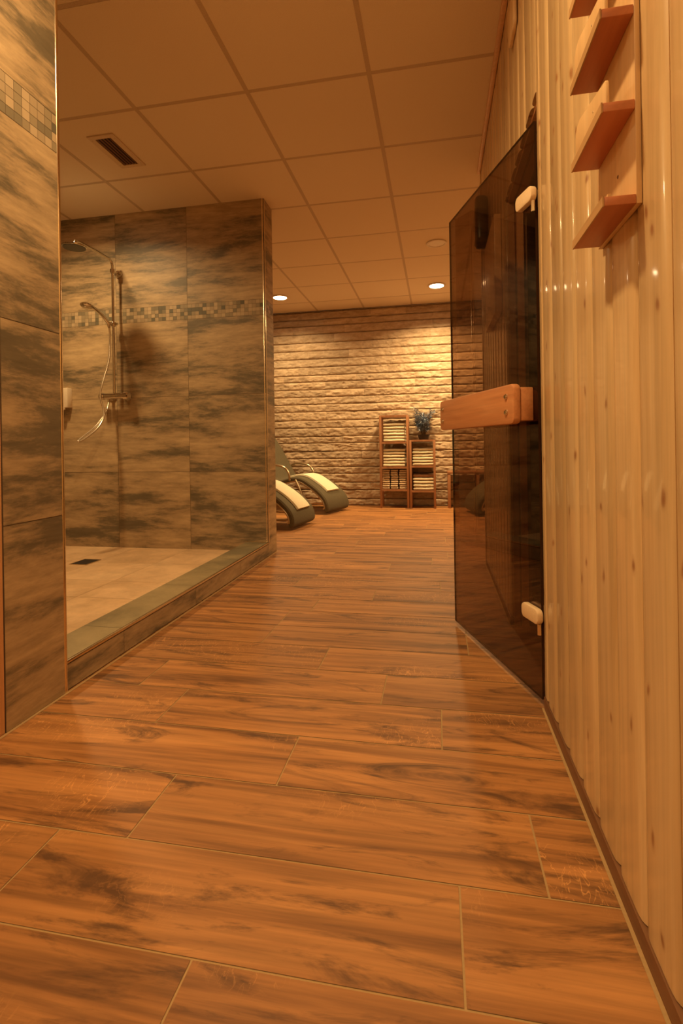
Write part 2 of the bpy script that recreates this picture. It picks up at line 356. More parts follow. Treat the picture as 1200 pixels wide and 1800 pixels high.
# ================================================================== STRUCTURE
# ---- floor: oak-look tile planks with light grout
mb = MB(); fx0, fx1, fy0, fy1 = -3.6, 2.6, -2.4, YB
W = 0.1965; LN = 0.787; off = {-1: -0.373, 0: 0.026, 1: 0.174, 2: -0.37, 3: 0.0, 4: -0.176, 5: -0.413}
mb.box((fx0, fy0, -0.12), (fx1, fy1, -0.0012), mat=1)
gp = 0.0019
k = math.floor((fy0-0.703)/W)
while 0.703+k*W < fy1:
    ya, yb = 0.703+k*W, 0.703+(k+1)*W
    o0 = off.get(k, random.uniform(0, LN)); x = o0-LN*math.ceil((o0-fx0)/LN)
    while x < fx1:
        a, b = max(x+gp, fx0), min(x+LN-gp, fx1)
        if b > a: mb.quad((a, ya+gp, 0), (b, ya+gp, 0), (b, min(yb-gp, fy1), 0), (a, min(yb-gp, fy1), 0), 0, rnd())
        x += LN
    k += 1
for (x0_, x1_, y0_, y1_) in ((XR-0.010, XR-0.0035, -1.6, D0), (XR-0.010, XR-0.0035, D1, YC), (XL+0.002, XL+0.011, -1.6, YP)):
    mb.quad((x0_, y0_, 0.0009), (x1_, y0_, 0.0009), (x1_, y1_, 0.0009), (x0_, y1_, 0.0009), 1)
struct(mb.build('floor', ['floor', 'grout']))

# ---- ceiling: 60 cm panels in a visible grid
mb = MB(); gx, gy = -0.2874, 2.3486
mb.box((fx0, fy0, ZC+0.012), (fx1, fy1, ZC+0.10), mat=0)
i0, i1 = math.floor((fx0-gx)/0.6), math.ceil((fx1-gx)/0.6); j0, j1 = math.floor((fy0-gy)/0.6), math.ceil((fy1-gy)/0.6)
for i in range(i0, i1):
    for j in range(j0, j1):
        a, b, c, d = max(gx+i*0.6+0.011, fx0), min(gx+(i+1)*0.6-0.011, fx1), max(gy+j*0.6+0.011, fy0), min(gy+(j+1)*0.6-0.011, fy1)
        if b > a and d > c: mb.box((a, c, ZC), (b, d, ZC+0.012), mat=0, seed=rnd())
for i in range(i0, i1+1):
    x = gx+i*0.6
    if fx0 < x < fx1: mb.box((x-0.011, fy0, ZC-0.001), (x+0.011, fy1, ZC+0.010), mat=1)
for j in range(j0, j1+1):
    y = gy+j*0.6
    if fy0 < y < fy1: mb.box((fx0, y-0.010, ZC+0.0003), (fx1, y+0.010, ZC+0.010), mat=1)
struct(mb.build('ceiling', ['ceiling', 'tbar']))

# ---- back wall: split-face stone courses as real relief
def vnoise(x, y, s):
    x = x/s; y = y/s; xi = np.floor(x).astype(int); yi = np.floor(y).astype(int); fx = x-xi; fy = y-yi
    fx = fx*fx*(3-2*fx); fy = fy*fy*(3-2*fy)
    T = NT
    h = lambda a, b: T[(a*73+b*19) % 997, (a*31+b*57) % 991]
    return (h(xi, yi)*(1-fx)+h(xi+1, yi)*fx)*(1-fy)+(h(xi, yi+1)*(1-fx)+h(xi+1, yi+1)*fx)*fy
NT = rng.rand(997, 991)
def stone_wall():
    X0, X1, Zt = fx0, fx1, ZC
    rows = [0.0]
    while rows[-1] < Zt: rows.append(rows[-1]+random.choice([0.085, 0.095, 0.10, 0.105, 0.112, 0.05 if random.random() < 0.2 else 0.095]))
    rows[-1] = Zt
    zs = []; 
    for a, b in zip(rows[:-1], rows[1:]):
        n = max(4, int((b-a)/0.0095)); zs += [a, a+0.003]+[a+0.003+(b-a-0.006)*t/n for t in range(1, n)]+[b-0.003]
    zs.append(Zt); zs = np.array(sorted(set(zs)))
    xs = np.arange(X0, X1+1e-6, 0.0125); nx, nz = len(xs), len(zs)
    GX, GZ = np.meshgrid(xs, zs); H = np.zeros_like(GX); S = np.zeros((nz-1, nx-1))
    ra = np.array(rows); ri = np.clip(np.searchsorted(ra, GZ-1e-9, side='left')-1, 0, len(rows)-2)
    for r in range(len(rows)-1):
        a, b = rows[r], rows[r+1]
        x = X0-random.random()*0.4
        mrow = (zs >= a-1e-9) & (zs <= b+1e-9)
        while x < X1:
            Lb = random.uniform(0.30, 0.70); m0 = np.nonzero(mrow)[0]; m1 = np.nonzero((xs >= x) & (xs < x+Lb))[0]
            if len(m1) > 1:
                zz = (zs[m0]-a)/(b-a); sub = np.ix_(m0, m1)
                base = random.uniform(0.016, 0.023); tilt = random.uniform(-0.003, 0.007); tx = random.uniform(-0.012, 0.012)
                xx = (xs[m1]-x)
                jag = vnoise(GX[sub]+r*9.1, GZ[sub]*1.5+3, 0.035)
                edgez = np.clip(np.minimum(zz, 1-zz)[:, None]*(b-a)/(0.006+0.016*jag)+0.12, 0, 1)
                edgex = np.clip(np.minimum(xx, Lb-xx)/0.008+0.55, 0, 1)[None, :]
                n_ = vnoise(GX[sub]+r*3.7, GZ[sub]*2.2+x*5, 0.06)*0.011+vnoise(GX[sub]+r*1.3, GZ[sub]*2.0, 0.028)*0.010+vnoise(GX[sub]*1.3+r, GZ[sub]*1.7, 0.013)*0.005
                h = (base+tilt*(zz[:, None]*2-1)+tx*(xx[None, :]-Lb/2)+n_)*np.sqrt(edgez)*np.sqrt(edgex)
                H[sub] = np.maximum(H[sub], h) if False else h
                c0 = m0[:-1] if len(m0) > 1 else m0
                S[np.ix_(np.clip(c0, 0, nz-2), np.clip(m1, 0, nx-2))] = random.random()*50
            x += Lb
    for r in rows: H[np.abs(zs-r) < 1e-6, :] = 0.003
    V = np.stack([GX.ravel(), (YB+0.024-H).ravel(), GZ.ravel()], 1)
    idx = np.arange(nx*nz).reshape(nz, nx)
    F = np.stack([idx[:-1, :-1].ravel(), idx[:-1, 1:].ravel(), idx[1:, 1:].ravel(), idx[1:, :-1].ravel()], 1)
    me = bpy.data.meshes.new('wall_back'); me.from_pydata(V.tolist(), [], F.tolist()); me.materials.append(MT['stone'])
    at = me.attributes.new('seed', 'FLOAT', 'FACE'); at.data.foreach_set('value', S.ravel())
    me.polygons.foreach_set('use_smooth', np.ones(len(F), bool)); me.update()
    try: me.set_sharp_from_angle(angle=math.radians(50))
    except Exception: pass
    o = bpy.data.objects.new('wall_back', me); COL.objects.link(o); struct(o)
stone_wall()

# ---- outer shell out of view
def plainwall(name, lo, hi, mat='plaster'):
    b = MB(); b.box(lo, hi); return struct(b.build(name, mat))
plainwall('wall_lounge_left', (-3.7, YP, 0), (-3.6, YB, ZC))
plainwall('wall_lounge_right', (2.6, YC, 0), (2.7, YB, ZC))
plainwall('wall_shower_left', (-3.4, 1.30, 0), (-3.3, YS, ZC), 'tile')
plainwall('wall_front', (-1.5, -2.5, 0), (2.0, -2.4, ZC))

# ---- tiled faces
def tiled(mb, org, U, V, Nn, ue, ve, band=None, gap=0.0011, mt=0, mj=1, mm=2, mw=0.0287, stag=None):
    """org + u*U + v*V; quads raised 1 mm along Nn over a joint coloured backing"""
    org, U, V, Nn = map(Vector, (org, U, V, Nn))
    P = lambda u, v, h: org+U*u+V*v+Nn*h
    def q(u0, u1, v0, v1, h, m, sd): mb.quad(P(u0, v0, h), P(u1, v0, h), P(u1, v1, h), P(u0, v1, h), m, sd)
    q(ue[0], ue[-1], ve[0], ve[-1], 0.0, mj, 0)
    for a, b in zip(ve[:-1], ve[1:]):
        if band and abs(a-band[0]) < 1e-6:
            nr = round((b-a)/mw); dv = (b-a)/nr; u = ue[0]
            while u < ue[-1]-0.001:
                u1 = min(u+mw, ue[-1])
                for r in range(nr): q(u+0.0008, u1-0.0005, a+r*dv+0.0008, a+(r+1)*dv-0.0006, 0.001, mm, rnd())
                u = u1
        else:
            for c, d in zip(ue[:-1], ue[1:]): q(c+gap, d-gap, a+gap, b-gap, 0.001, mt, rnd())
VE = [0.0, 0.561, 1.130, 1.698, 1.813, ZC]
VES = [0.035, 0.592, 1.138, 1.690, 1.797, ZC]
# near-left pier
mb = MB(); mb.box((XL-0.172, 1.178, 0), (XL-0.001, 1.409-0.001, ZC), mat=1)
tiled(mb, (XL, 1.178, 0), (0, 1, 0), (0, 0, 1), (1, 0, 0), [0, 0.231], VE, (1.698,))
tiled(mb, (XL, 1.409, 0), (-1, 0, 0), (0, 0, 1), (0, 1, 0), [0, 0.172], VE, (1.698,))
mb.recalc = False
o = struct(mb.build('wall_left', ['tile', 'joint', 'mosaic']))
# recess left of the pier: wall continues toward the camera behind a timber frame
mb = MB(); mb.box((-1.335, -2.4, 0), (-1.20, 1.140, ZC)); struct(mb.build('wall_left_front', 'plaster'))
mb = MB(); mb.box((-1.30, 1.141, 0), (XL+0.0, 1.177, ZC-0.01), bev=0.003); struct(mb.build('trim_1', 'frame_wood'))
# shower back wall
mb = MB(); xs_ = [-1.1685, -1.752, -2.322, -2.90, -3.30]
mb.box((-3.30, YS+0.001, 0), (-1.1695, YP-0.001, ZC), mat=1)
tiled(mb, (-3.30, YS, 0), (1, 0, 0), (0, 0, 1), (0, -1, 0), [0, 0.4, 0.978, 1.548, 2.1315], VES, (1.690,))
tiled(mb, (-1.1685, YS, 0), (0, 1, 0), (0, 0, 1), (1, 0, 0), [0, 0.177], [0.0, 0.592, 1.138, 1.690, 1.797, ZC], (1.690,))
tiled(mb, (-1.1685, YP, 0), (-1, 0, 0), (0, 0, 1), (0, 1, 0), [0, 0.583, 1.153, 1.73, 2.13], [0.0, 0.592, 1.138, 1.690, 1.797, ZC], (1.690,))
mb.recalc = False
struct(mb.build('wall_shower_back', ['tile', 'joint', 'mosaic']))
plainwall('wall_lounge_front_left', (-3.6, YP-0.1, 0), (-3.3, YP, ZC), 'plaster')
plainwall('wall_shower_front', (-3.3, 1.178, 0), (-1.334, 1.30, ZC), 'tile')
# metal corner profiles
def cornertrim(n, x, y, z0, z1, sx, sy, r=0.011):
    b = MB(); P = []
    for i in range(7):
        a = i*PI/12; P.append((x-sx*r+sx*r*math.cos(a)*1.1, y-sy*r+sy*r*math.sin(a)*1.1))
    P.append((x-sx*r, y-sy*r)); b.prism(P, z0, z1, 'XY'); return struct(b.build('trim_%d' % n, 'steel'))
b = MB(); b.prism([(XL-0.005+0.0085*math.cos(a*PI/12), 1.4055+0.0085*math.sin(a*PI/12)) for a in range(24)], 0.0, ZC, 'XY'); b.sm = [len(f) == 4 for f in b.f]
struct(b.build('trim_2', 'steel'))
cornertrim(3, -1.1675, YS-0.001, 0.095, ZC, 1, -1, 0.015)
# curb
mb = MB(); mb.box((-1.335, 1.411, 0), (-1.1665, YS-0.002, 0.0925), mat=1)
tiled(mb, (-1.1655, 1.411, 0), (0, 1, 0), (0, 0, 1), (1, 0, 0), [0, 0.30, 0.875, 1.45, 1.965], [0.003, 0.084], mt=2)
tiled(mb, (-1.335, 1.411, 0.0935), (0, 1, 0), (1, 0, 0), (0, 0, 1), [0, 0.30, 0.875, 1.45, 1.80, 1.965], [0.0, 0.160])
mb.recalc = False
struct(mb.build('trim_4', ['curbtile', 'joint', 'tile']))
mb = MB(); mb.box((-1.1735, 1.412, 0.086), (-1.1625, YS-0.004, 0.0965), bev=0.003); struct(mb.build('trim_5', 'steel'))
mb = MB(); mb.box((-1.335, YS-0.010, 0.094), (-1.175, YS-0.001, 0.100), bev=0.002); struct(mb.build('trim_6', 'steel'))
# shower floor
mb = MB(); mb.box((-3.3, 1.30, 0), (-1.336, YS, 0.034), mat=1)
tiled(mb, (-3.3, 1.30, 0.0345), (1, 0, 0), (0, 1, 0), (0, 0, 1), [0, 0.13, 0.54, 0.93, 1.12, 1.53, 1.964], [0, 0.42, 0.92, 1.215, 1.62, 2.078])
mb.recalc = False
struct(mb.build('floor_shower', ['showerfloor', 'sfjoint']))

# ---- timber wall of the sauna cabin
def boards(mb, y0, y1, z0, z1, x=XR, pitch=0.1125, phase=0.72, th=0.015):
    """vertical tongue and groove boards with soft rounded edges, facing -X"""
    k = math.floor((y0-phase)/pitch)
    while phase+k*pitch < y1-1e-4:
        a, b = max(phase+k*pitch, y0), min(phase+(k+1)*pitch, y1); sd = (k*7.77) % 50
        if b-a > 0.012:
            gw = 0.010
            prof = [(a, th), (a, 0.0065), (a+0.003, 0.0042), (a+0.009, 0.0016), (a+0.017, 0.0004), (a+0.026, 0), (b-0.030, 0), (b-0.020, 0.0006), (b-0.013, 0.0022), (b-0.0085, 0.0048), (b-0.008, 0.0088), (b, 0.009), (b, th)]
            if b-a < 0.06: prof = [(a, th), (a, 0.003), (a+0.003, 0.0005), (b-0.003, 0.0005), (b, 0.003), (b, th)]
            vs = [(x+d, y, z) for z in (z0, z1) for y, d in prof]; n = len(prof)
            fs = [(i, i+1, n+i+1, n+i) for i in range(n-1)]+[tuple(range(n)), tuple(range(2*n-1, n-1, -1)), (n-1, 0, n, 2*n-1)]
            mb.add(vs, fs, 0, sd, False)
        k += 1
mb = MB(); ZT = ZC-0.002
boards(mb, -1.5, D0, 0.036, ZT); boards(mb, D0, D1, DT, ZT); boards(mb, D1, YC, 0.036, ZT)
struct(mb.build('wall_right', 'pine'))
mb = MB()
mb.box((XR+0.016, -1.5, 0), (XR+0.086, D0-0.002, ZT)); mb.box((XR+0.016, D0-0.002, DT+0.006), (XR+0.086, D1+0.002, ZT)); mb.box((XR+0.016, D1+0.002, 0), (XR+0.086, YC, ZT))
struct(mb.build('wall_cabin_core', 'pine_core'))
# end face of the cabin toward the lounge, and its back
mb = MB(); mb.box((XR+0.018, YC-0.001, 0), (2.6, YC+0.04, ZT)); struct(mb.build('wall_cabin_end', 'pine'))
mb = MB(); mb.box((XR-0.004, YC-0.008, 0.0), (XR+0.03, YC+0.030, ZT), bev=0.004); struct(mb.build('trim_7', 'pine'))
# plinth and cornice
mb = MB(); mb.box((XR-0.003, -1.5, 0), (XR+0.0155, D0, 0.034)); mb.box((XR-0.003, D1, 0), (XR+0.0155, YC, 0.034)); struct(mb.build('baseboard_right', 'plinth'))
mb = MB(); mb.box((XR-0.022, -1.5, ZC-0.026), (XR-0.0005, YC+0.02, ZC-0.0015), bev=0.004); struct(mb.build('trim_8', 'frame_wood'))
# door frame seen inside the opening: linings with rebates
mb = MB()
for (a, b, q) in ((XR+0.012, XR+0.036, 0.000), (XR+0.044, XR+0.070, -0.008)):
    mb.box((a, D1-0.008+q, 0.0), (b, D1+0.0015, DT+0.005), seed=rnd())
    mb.box((a, D0-0.0015, 0.0), (b, D0+0.008-q, DT+0.005), seed=rnd())
    mb.box((a, D0+0.0085-q, DT-0.010+q), (b, D1-0.0085+q, DT+0.0055), seed=rnd())
struct(mb.build('door_frame_1', 'frame_wood'))
# sauna interior shell
SX1 = 2.2
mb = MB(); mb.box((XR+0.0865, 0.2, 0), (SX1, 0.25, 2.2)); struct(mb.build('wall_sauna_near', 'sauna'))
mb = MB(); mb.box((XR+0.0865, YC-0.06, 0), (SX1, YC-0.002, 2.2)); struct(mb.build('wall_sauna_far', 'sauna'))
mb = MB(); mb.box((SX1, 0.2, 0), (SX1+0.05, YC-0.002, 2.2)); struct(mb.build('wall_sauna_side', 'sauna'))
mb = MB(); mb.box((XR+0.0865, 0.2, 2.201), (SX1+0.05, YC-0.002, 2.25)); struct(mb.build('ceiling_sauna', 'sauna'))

# ================================================================== OBJECTS
# ---- glass sauna door, ajar
hg = Vector((0.2855, 1.57, 0)); fr_ = Vector((0.066, 2.191, 0)); dd = (fr_-hg); GL = dd.length; ang = math.atan2(dd.y, dd.x)
door = bpy.data.objects.new('door_1', None); COL.objects.link(door); door.location = (hg.x, hg.y, 0); door.rotation_euler = (0, 0, ang)
door['kind'] = 'structure'; door['label'] = 'brown tinted glass sauna door standing ajar with a long wooden handle'
# local x along the glass to the free edge; local +y = corridor side
b = MB(); b.quad((-0.02, -0.004, 0.02), (GL, -0.004, 0.02), (GL, -0.004, 1.70), (-0.02, -0.004, 1.70), 0); b.quad((-0.02, 0.004, 0.02), (-0.02, 0.004, 1.70), (GL, 0.004, 1.70), (GL, 0.004, 0.02), 0)
b.quad((GL, -0.004, 0.02), (GL, 0.004, 0.02), (GL, 0.004, 1.70), (GL, -0.004, 1.70), 1); b.quad((-0.02, -0.004, 0.02), (-0.02, -0.004, 1.7), (-0.02, 0.004, 1.70), (-0.02, 0.004, 0.02), 1)
b.quad((-0.02, -0.004, 1.70), (GL, -0.004, 1.70), (GL, 0.004, 1.70), (-0.02, 0.004, 1.70), 1); b.quad((-0.02, -0.004, 0.02), (-0.02, 0.004, 0.02), (GL, 0.004, 0.02), (GL, -0.004, 0.02), 1)
gpane = b.build('glass_pane', ['glass', 'glassedge'], door)
for nm, zc in (('hinge', 1.487), ('hinge', 0.262)):
    b = MB(); s_ = 1 if zc > 1 else -1
    # angled cover reaching out from the jamb over the pane
    x0_, x1_ = -0.034, 0.060; h_ = 0.022
    b.prism(roundrect(x0_, zc-h_, x1_, zc+h_, 0.016), 0.0045, 0.024, 'XZ', bev=0.004)
    hgo = b.build(nm, 'hinge', door)
    b = MB(); b.prism(roundrect(x0_+0.02, zc-h_, x1_, zc+h_, 0.012), -0.024, -0.0045, 'XZ', bev=0.004); b.build('clamp_plate', 'hinge', hgo)
    b = MB(); b.tube([(-0.024, 0.012, zc-h_-0.030), (-0.024, 0.012, zc-h_+0.001)], 0.006, n=12); b.build('pivot_pin', 'steel', hgo)
b = MB(); b.prism(roundrect(0.0, 0.822, 0.622, 0.941, 0.018), 0.045, 0.070, 'XZ', bev=0.006); hd = b.build('handle_board', 'alder', door)
for xx in (0.035, 0.585):
    b = MB(); b.box((xx-0.032, 0.0045, 0.832), (xx+0.028, 0.0445, 0.930), bev=0.003); b.build('spacer_block', 'alder', hd)
for xx in (0.043, 0.585):
    for zz in (0.858, 0.905):
        b = MB(); b.lathe([(0.0088, 0.0), (0.0088, 0.002), (0.006, 0.0055), (0.001, 0.006)], (xx, 0.0702, zz), n=16, axis='Y'); b.build('bolt_head', 'chrome', hd)
b = MB(); b.prism(roundrect(0.06, 0.832, 0.60, 0.930, 0.018), -0.045, -0.022, 'XZ', bev=0.005)
for xx in (0.10, 0.56): b.box((xx-0.02, -0.023, 0.845), (xx+0.02, -0.0045, 0.917), bev=0.002)
b.build('inner_handle', 'alder', door)

# ---- panel and fitting on the timber wall beyond the door
b = MB(); b.box((0.262, 2.352, 1.353), (XR-0.0005, 2.785, 1.790), bev=0.003); 
tag(b.build('wall_panel', 'rack'), 'square pale wooden board on timber wall, seen through the glass door', 'panel')
t = thing('wall_fitting', (XR, 2.93, 2.0), 'black rounded fitting with chrome studs behind upper part of the glass door', 'wall fitting')
b = MB(); b.prism(roundrect(-0.055, -0.145, 0.055, 0.145, 0.05, 8), -0.068, -0.0005, 'YZ', bev=0.02); b.build('housing', 'black', t)
for (yy, zz) in ((-0.03, 0.05), (0.0, 0.05), (-0.03, -0.05), (-0.02, -0.12), (0.01, -0.12)):
    b = MB(); b.lathe([(0.006, 0), (0.006, -0.003), (0.002, -0.005)], (-0.0682, yy, zz), n=12, axis='X'); b.build('stud', 'chrome', t)
# ---- wooden board high above the door
b = MB(); b.prism(roundrect(1.84, 2.214, 1.965, 2.40, 0.03, 6), XR-0.014, XR-0.0005, 'YZ', bev=0.004)
tag(b.build('wooden_sign', 'rack'), 'pale rounded wooden board fixed above the sauna door near the ceiling', 'sign')

# ---- pocket rack on the timber wall
rk = thing('wall_rack', (XR, 0.88, 1.108), 'stepped wooden pocket rack on pine wall, upper right of photo', 'rack')
b = MB(); b.box((-0.0085, -0.0875, 0.0), (-0.0003, 0.09, 0.72), bev=0.0015); b.build('backboard', 'rack', rk)
for k in range(5):
    z0_ = k*0.136
    b = MB(); b.box((-0.0515, -0.0885, z0_), (-0.0088, 0.078, z0_+0.0135), bev=0.0012)
    for i_, f_ in enumerate(b.f): pass
    sh = b.build('shelf', 'rackshelf', rk)
    # paler edge strip along the outer side
    b2 = MB(); b2.box((-0.054, -0.0885, z0_-0.0004), (-0.0517, 0.078, z0_+0.0139)); b2.build('edge_strip', 'rackedge', sh)
    if k == 0:
        b = MB(); b.box((-0.0465, -0.0875, z0_+0.0135), (-0.042, -0.06, z0_+0.0175)); b.build('front_lip', 'rack', rk)
    else:
        P = [(-0.0865, z0_+0.0137), (-0.0865, z0_+0.044), (-0.083, z0_+0.0485), (-0.077, z0_+0.050), (0.05, z0_+0.076), (0.066, z0_+0.072), (0.075, z0_+0.064), (0.077, z0_+0.0137)]
        b = MB(); b.prism(P, -0.0465, -0.042, 'YZ', bev=0.0008); pl = b.build('front_plate', 'rack', rk)
        if k < 4:
            for zz in (0.028, 0.040):
                b = MB(); b.lathe([(0.0016, 0), (0.0012, -0.0005)], (-0.0466, -0.025, z0_+zz), n=10, axis='X'); b.build('screw', 'tbar', pl)
b = MB(); b.lathe([(0.003, 0), (0.002, -0.001)], (-0.0086, -0.015, 0.075), n=12, axis='X'); b.build('screw', 'plinth', rk)

# ---- recessed ceiling lamps
def downlight(x, y, label, grp=True, first=[None]):
    t = thing('ceiling_light', (x, y, ZC), label, 'ceiling light', 'round recessed ceiling lights')
    b = MB(); b.lathe([(0.094, -0.0005), (0.098, -0.004), (0.092, -0.010), (0.078, -0.012), (0.076, -0.006)], n=40); b.build('ring', 'white', t)
    b = MB(); b.lathe([(0.001, -0.0135), (0.050, -0.0135), (0.0745, -0.0125), (0.0755, -0.008)], n=40); b.build('lens', 'lampglow', t)
    return t
downlight(-1.77, 5.655, 'glowing round ceiling light beside the tiled pillar')
downlight(0.017, 5.634, 'glowing round ceiling light just left of the glass door')
downlight(-2.46, 4.54, 'added round ceiling light, unseen behind the tiled shower wall')
downlight(1.7, 5.2, 'added unseen ceiling light brightening the far right of the lounge past the cabin corner')
downlight(-0.45, -1.3, 'round ceiling light behind the viewer in the corridor')
downlight(-2.40, 2.60, 'round ceiling light inside the shower niche')
downlight(-0.50, 0.88, 'round ceiling light above the near corridor floor')
# ceiling speaker
t = thing('ceiling_speaker', (0.019, 4.453, ZC), 'unlit round white disc on ceiling in front of the right lamp', 'speaker')
b = MB(); b.lathe([(0.084, -0.0005), (0.088, -0.004), (0.084, -0.009), (0.070, -0.011), (0.066, -0.007)], n=40); b.build('ring', 'white', t)
b = MB(); b.lathe([(0.001, -0.006), (0.066, -0.006), (0.066, -0.002)], n=40); b.build('grille', 'tbar', t)
# air vent
vx0, vx1, vy0, vy1 = -1.885, -1.725, 2.500, 2.822
t = thing('ceiling_vent', ((vx0+vx1)/2, (vy0+vy1)/2, ZC), 'slotted rectangular air vent in ceiling over the shower', 'vent')
hw, hl = (vx1-vx0)/2, (vy1-vy0)/2; b = MB(); iw, il = hw-0.032, hl-0.028
for lo, hi in (((-hw, -hl, -0.007), (-iw, hl, -0.0005)), ((iw, -hl, -0.007), (hw, hl, -0.0005)), ((-iw, -hl, -0.007), (iw, -il, -0.0005)), ((-iw, il, -0.007), (iw, hl, -0.0005))): b.box(lo, hi)
b.build('frame', 'ventwhite', t)
b = MB(); b.box((-iw, -il, -0.0015), (iw, il, -0.0006)); b.build('duct_shade', 'hole', t)  # near-black sheet painted in place of the shade up the duct
for i in range(5):
    x = -iw+(i+0.5)*(2*iw)/5; b = MB(); b.prism([(x-0.0025, -0.0065), (x-0.0005, -0.0065), (x+0.0025, -0.002), (x+0.0005, -0.002)], -il, il, 'XZ'); b.build('slat', 'plinth', t)
for sx in (-1, 1):
    for sy in (-1, 1):
        b = MB(); b.lathe([(0.004, -0.0072), (0.003, -0.0085)], (sx*(hw-0.012), sy*(hl-0.035), 0), n=10); b.build('screw', 'tbar', t)

# ---- shower set on the tiled back wall
YF = YS-0.001
t = thing('shower_column', (-2.295, YF, 1.148), 'chrome shower column with rain head, hand shower and thermostat on tiled wall', 'shower')
by = -0.075      # pipe stand-off
b = MB()
pipe = [(0, by, 0.01), (0, by, 0.90)]+[(0, by-0.03*(1-math.cos(a))-0.0, 0.90+0.03*math.sin(a)*1.5) for a in (0.4, 0.8, 1.2)]
pipe = [(0, by, 0.01), (0, by, 0.5), (0, by, 0.945), (0, by-0.012, 0.970), (0, by-0.036, 0.983), (0, by-0.20, 0.985), (0, by-0.36, 0.982), (0, by-0.385, 0.972), (0, by-0.392, 0.950)]
b.tube(pipe, 0.0095, n=14); b.build('riser_pipe', 'chrome', t)
b = MB(); b.lathe([(0.012, 0.020), (0.014, 0.0035), (0.072, 0.003), (0.076, 0.0), (0.075, -0.006), (0.070, -0.008)], (0, by-0.392, 0.935), n=40); rh = b.build('rain_head', 'chrome', t)
b = MB(); b.lathe([(0.069, -0.0085), (0.067, -0.0105)], (0, by-0.392, 0.935), n=40); b.build('nozzle_plate', 'black', rh)
b = MB(); b.tube([(0, by, 0.905), (0, -0.012, 0.905)], 0.010, n=14); b.lathe([(0.026, -0.0005), (0.028, -0.006), (0.026, -0.014), (0.014, -0.020)], (0, 0, 0.905), axis='Y', n=24)
b.lathe([(0.017, -0.014), (0.017, 0.014)], (0, by, 0.905), n=20); b.build('wall_bracket', 'chrome', t)
b = MB(); b.tube([(-0.075, by, 0.0), (0.085, by, 0.0)], 0.022, n=20)
b.tube([(-0.062, by, 0), (-0.062, -0.006, 0)], 0.012, n=12); b.tube([(0.062, by, 0), (0.062, -0.006, 0)], 0.012, n=12)
b.lathe([(0.030, -0.0005), (0.031, -0.008), (0.020, -0.012)], (-0.062, 0, 0), axis='Y', n=24); b.lathe([(0.030, -0.0005), (0.031, -0.008), (0.020, -0.012)], (0.062, 0, 0), axis='Y', n=24)
mx = b.build('mixer_body', 'chrome', t)
for s_ in (-1, 1):
    b = MB(); x = 0.078 if s_ > 0 else -0.078; rr = 0.031 if s_ > 0 else 0.025
    b.lathe([(rr*0.85, 0), (rr, 0.004*s_), (rr, 0.034*s_), (rr*0.8, 0.040*s_)], (x, by, 0), axis='X', n=20); b.build('knob', 'chrome', mx)
# diverter outlet under the mixer at left
b = MB(); b.tube([(-0.045, by, -0.018), (-0.045, by, -0.045)], 0.009, n=12); b.build('outlet', 'chrome', mx)
# slider and hand shower
b = MB(); b.lathe([(0.017, -0.016), (0.019, -0.012), (0.019, 0.012), (0.017, 0.016)], (0, by, 0.520), n=20); b.tube([(0.0, by, 0.520), (0.034, by, 0.520)], 0.010, n=12); b.tube([(0, by-0.01, 0.520), (0, by-0.050, 0.515)], 0.013, n=12)
b.build('slider', 'chrome', t)
b = MB(); P = [(0, by-0.045, 0.485), (0, by-0.060, 0.520), (0, by-0.12, 0.556), (0, by-0.19, 0.580), (0, by-0.235, 0.585)]
b.tube(P, [0.010, 0.012, 0.0115, 0.012, 0.016], n=14)
hs_ = b.build('hand_shower', 'chrome', t)
bm = bmesh.new(); bmesh.ops.create_uvsphere(bm, u_segments=24, v_segments=12, radius=1)
b = MB(); b.bm(bm, 0, 0, True, Matrix.Translation((0, by-0.275, 0.578)) @ Matrix.Rotation(math.radians(-12), 4, 'X') @ Matrix.Diagonal((0.042, 0.052, 0.015, 1))); b.build('spray_face', 'chrome', hs_)
# hose: from the hand shower down, a loop toward the room and back up to the mixer
b = MB(); P = catmull([(0, by-0.045, 0.485), (-0.004, by-0.035, 0.40), (-0.01, by-0.045, 0.25), (-0.035, by-0.085, 0.08), (-0.045, by-0.095, -0.01), (-0.030, by-0.085, -0.10), (-0.022, by-0.095, -0.165), (-0.030, by-0.16, -0.245), (-0.045, by-0.27, -0.315), (-0.052, by-0.315, -0.330), (-0.056, by-0.29, -0.312), (-0.045, by-0.17, -0.238), (-0.036, by-0.085, -0.160), (-0.040, by-0.03, -0.10), (-0.045, by, -0.045)], 7)
b.tube(P, 0.0068, n=10); b.build('hose', 'hose', t)
# soap dispenser and drain
t = thing('soap_dispenser', (-2.735, YF, 1.06), 'cream soap dispenser on shower wall at edge of the near tiled pier', 'dispenser')
b = MB(); b.box((-0.05, -0.055, 0.018), (0.036, -0.0005, 0.165), bev=0.006); b.build('tank', 'white', t)
b = MB(); b.box((-0.02, -0.075, 0.0), (0.012, -0.045, 0.017), bev=0.004); b.build('push_lever', 'white', t)
t = thing('floor_drain', (-2.245, 2.905, 0.0355), 'square dark floor drain in the sand-coloured shower tiles', 'drain')
b = MB(); 
for lo, hi in (((-0.062, -0.075, 0), (-0.054, 0.075, 0.003)), ((0.054, -0.075, 0), (0.062, 0.075, 0.003)), ((-0.054, -0.075, 0), (0.054, -0.067, 0.003)), ((-0.054, 0.067, 0), (0.054, 0.075, 0.003))): b.box(lo, hi)
b.build('frame', 'steel', t)
b = MB(); b.box((-0.054, -0.067, 0.0), (0.054, 0.067, 0.0012)); b.build('grate', 'hole', t)

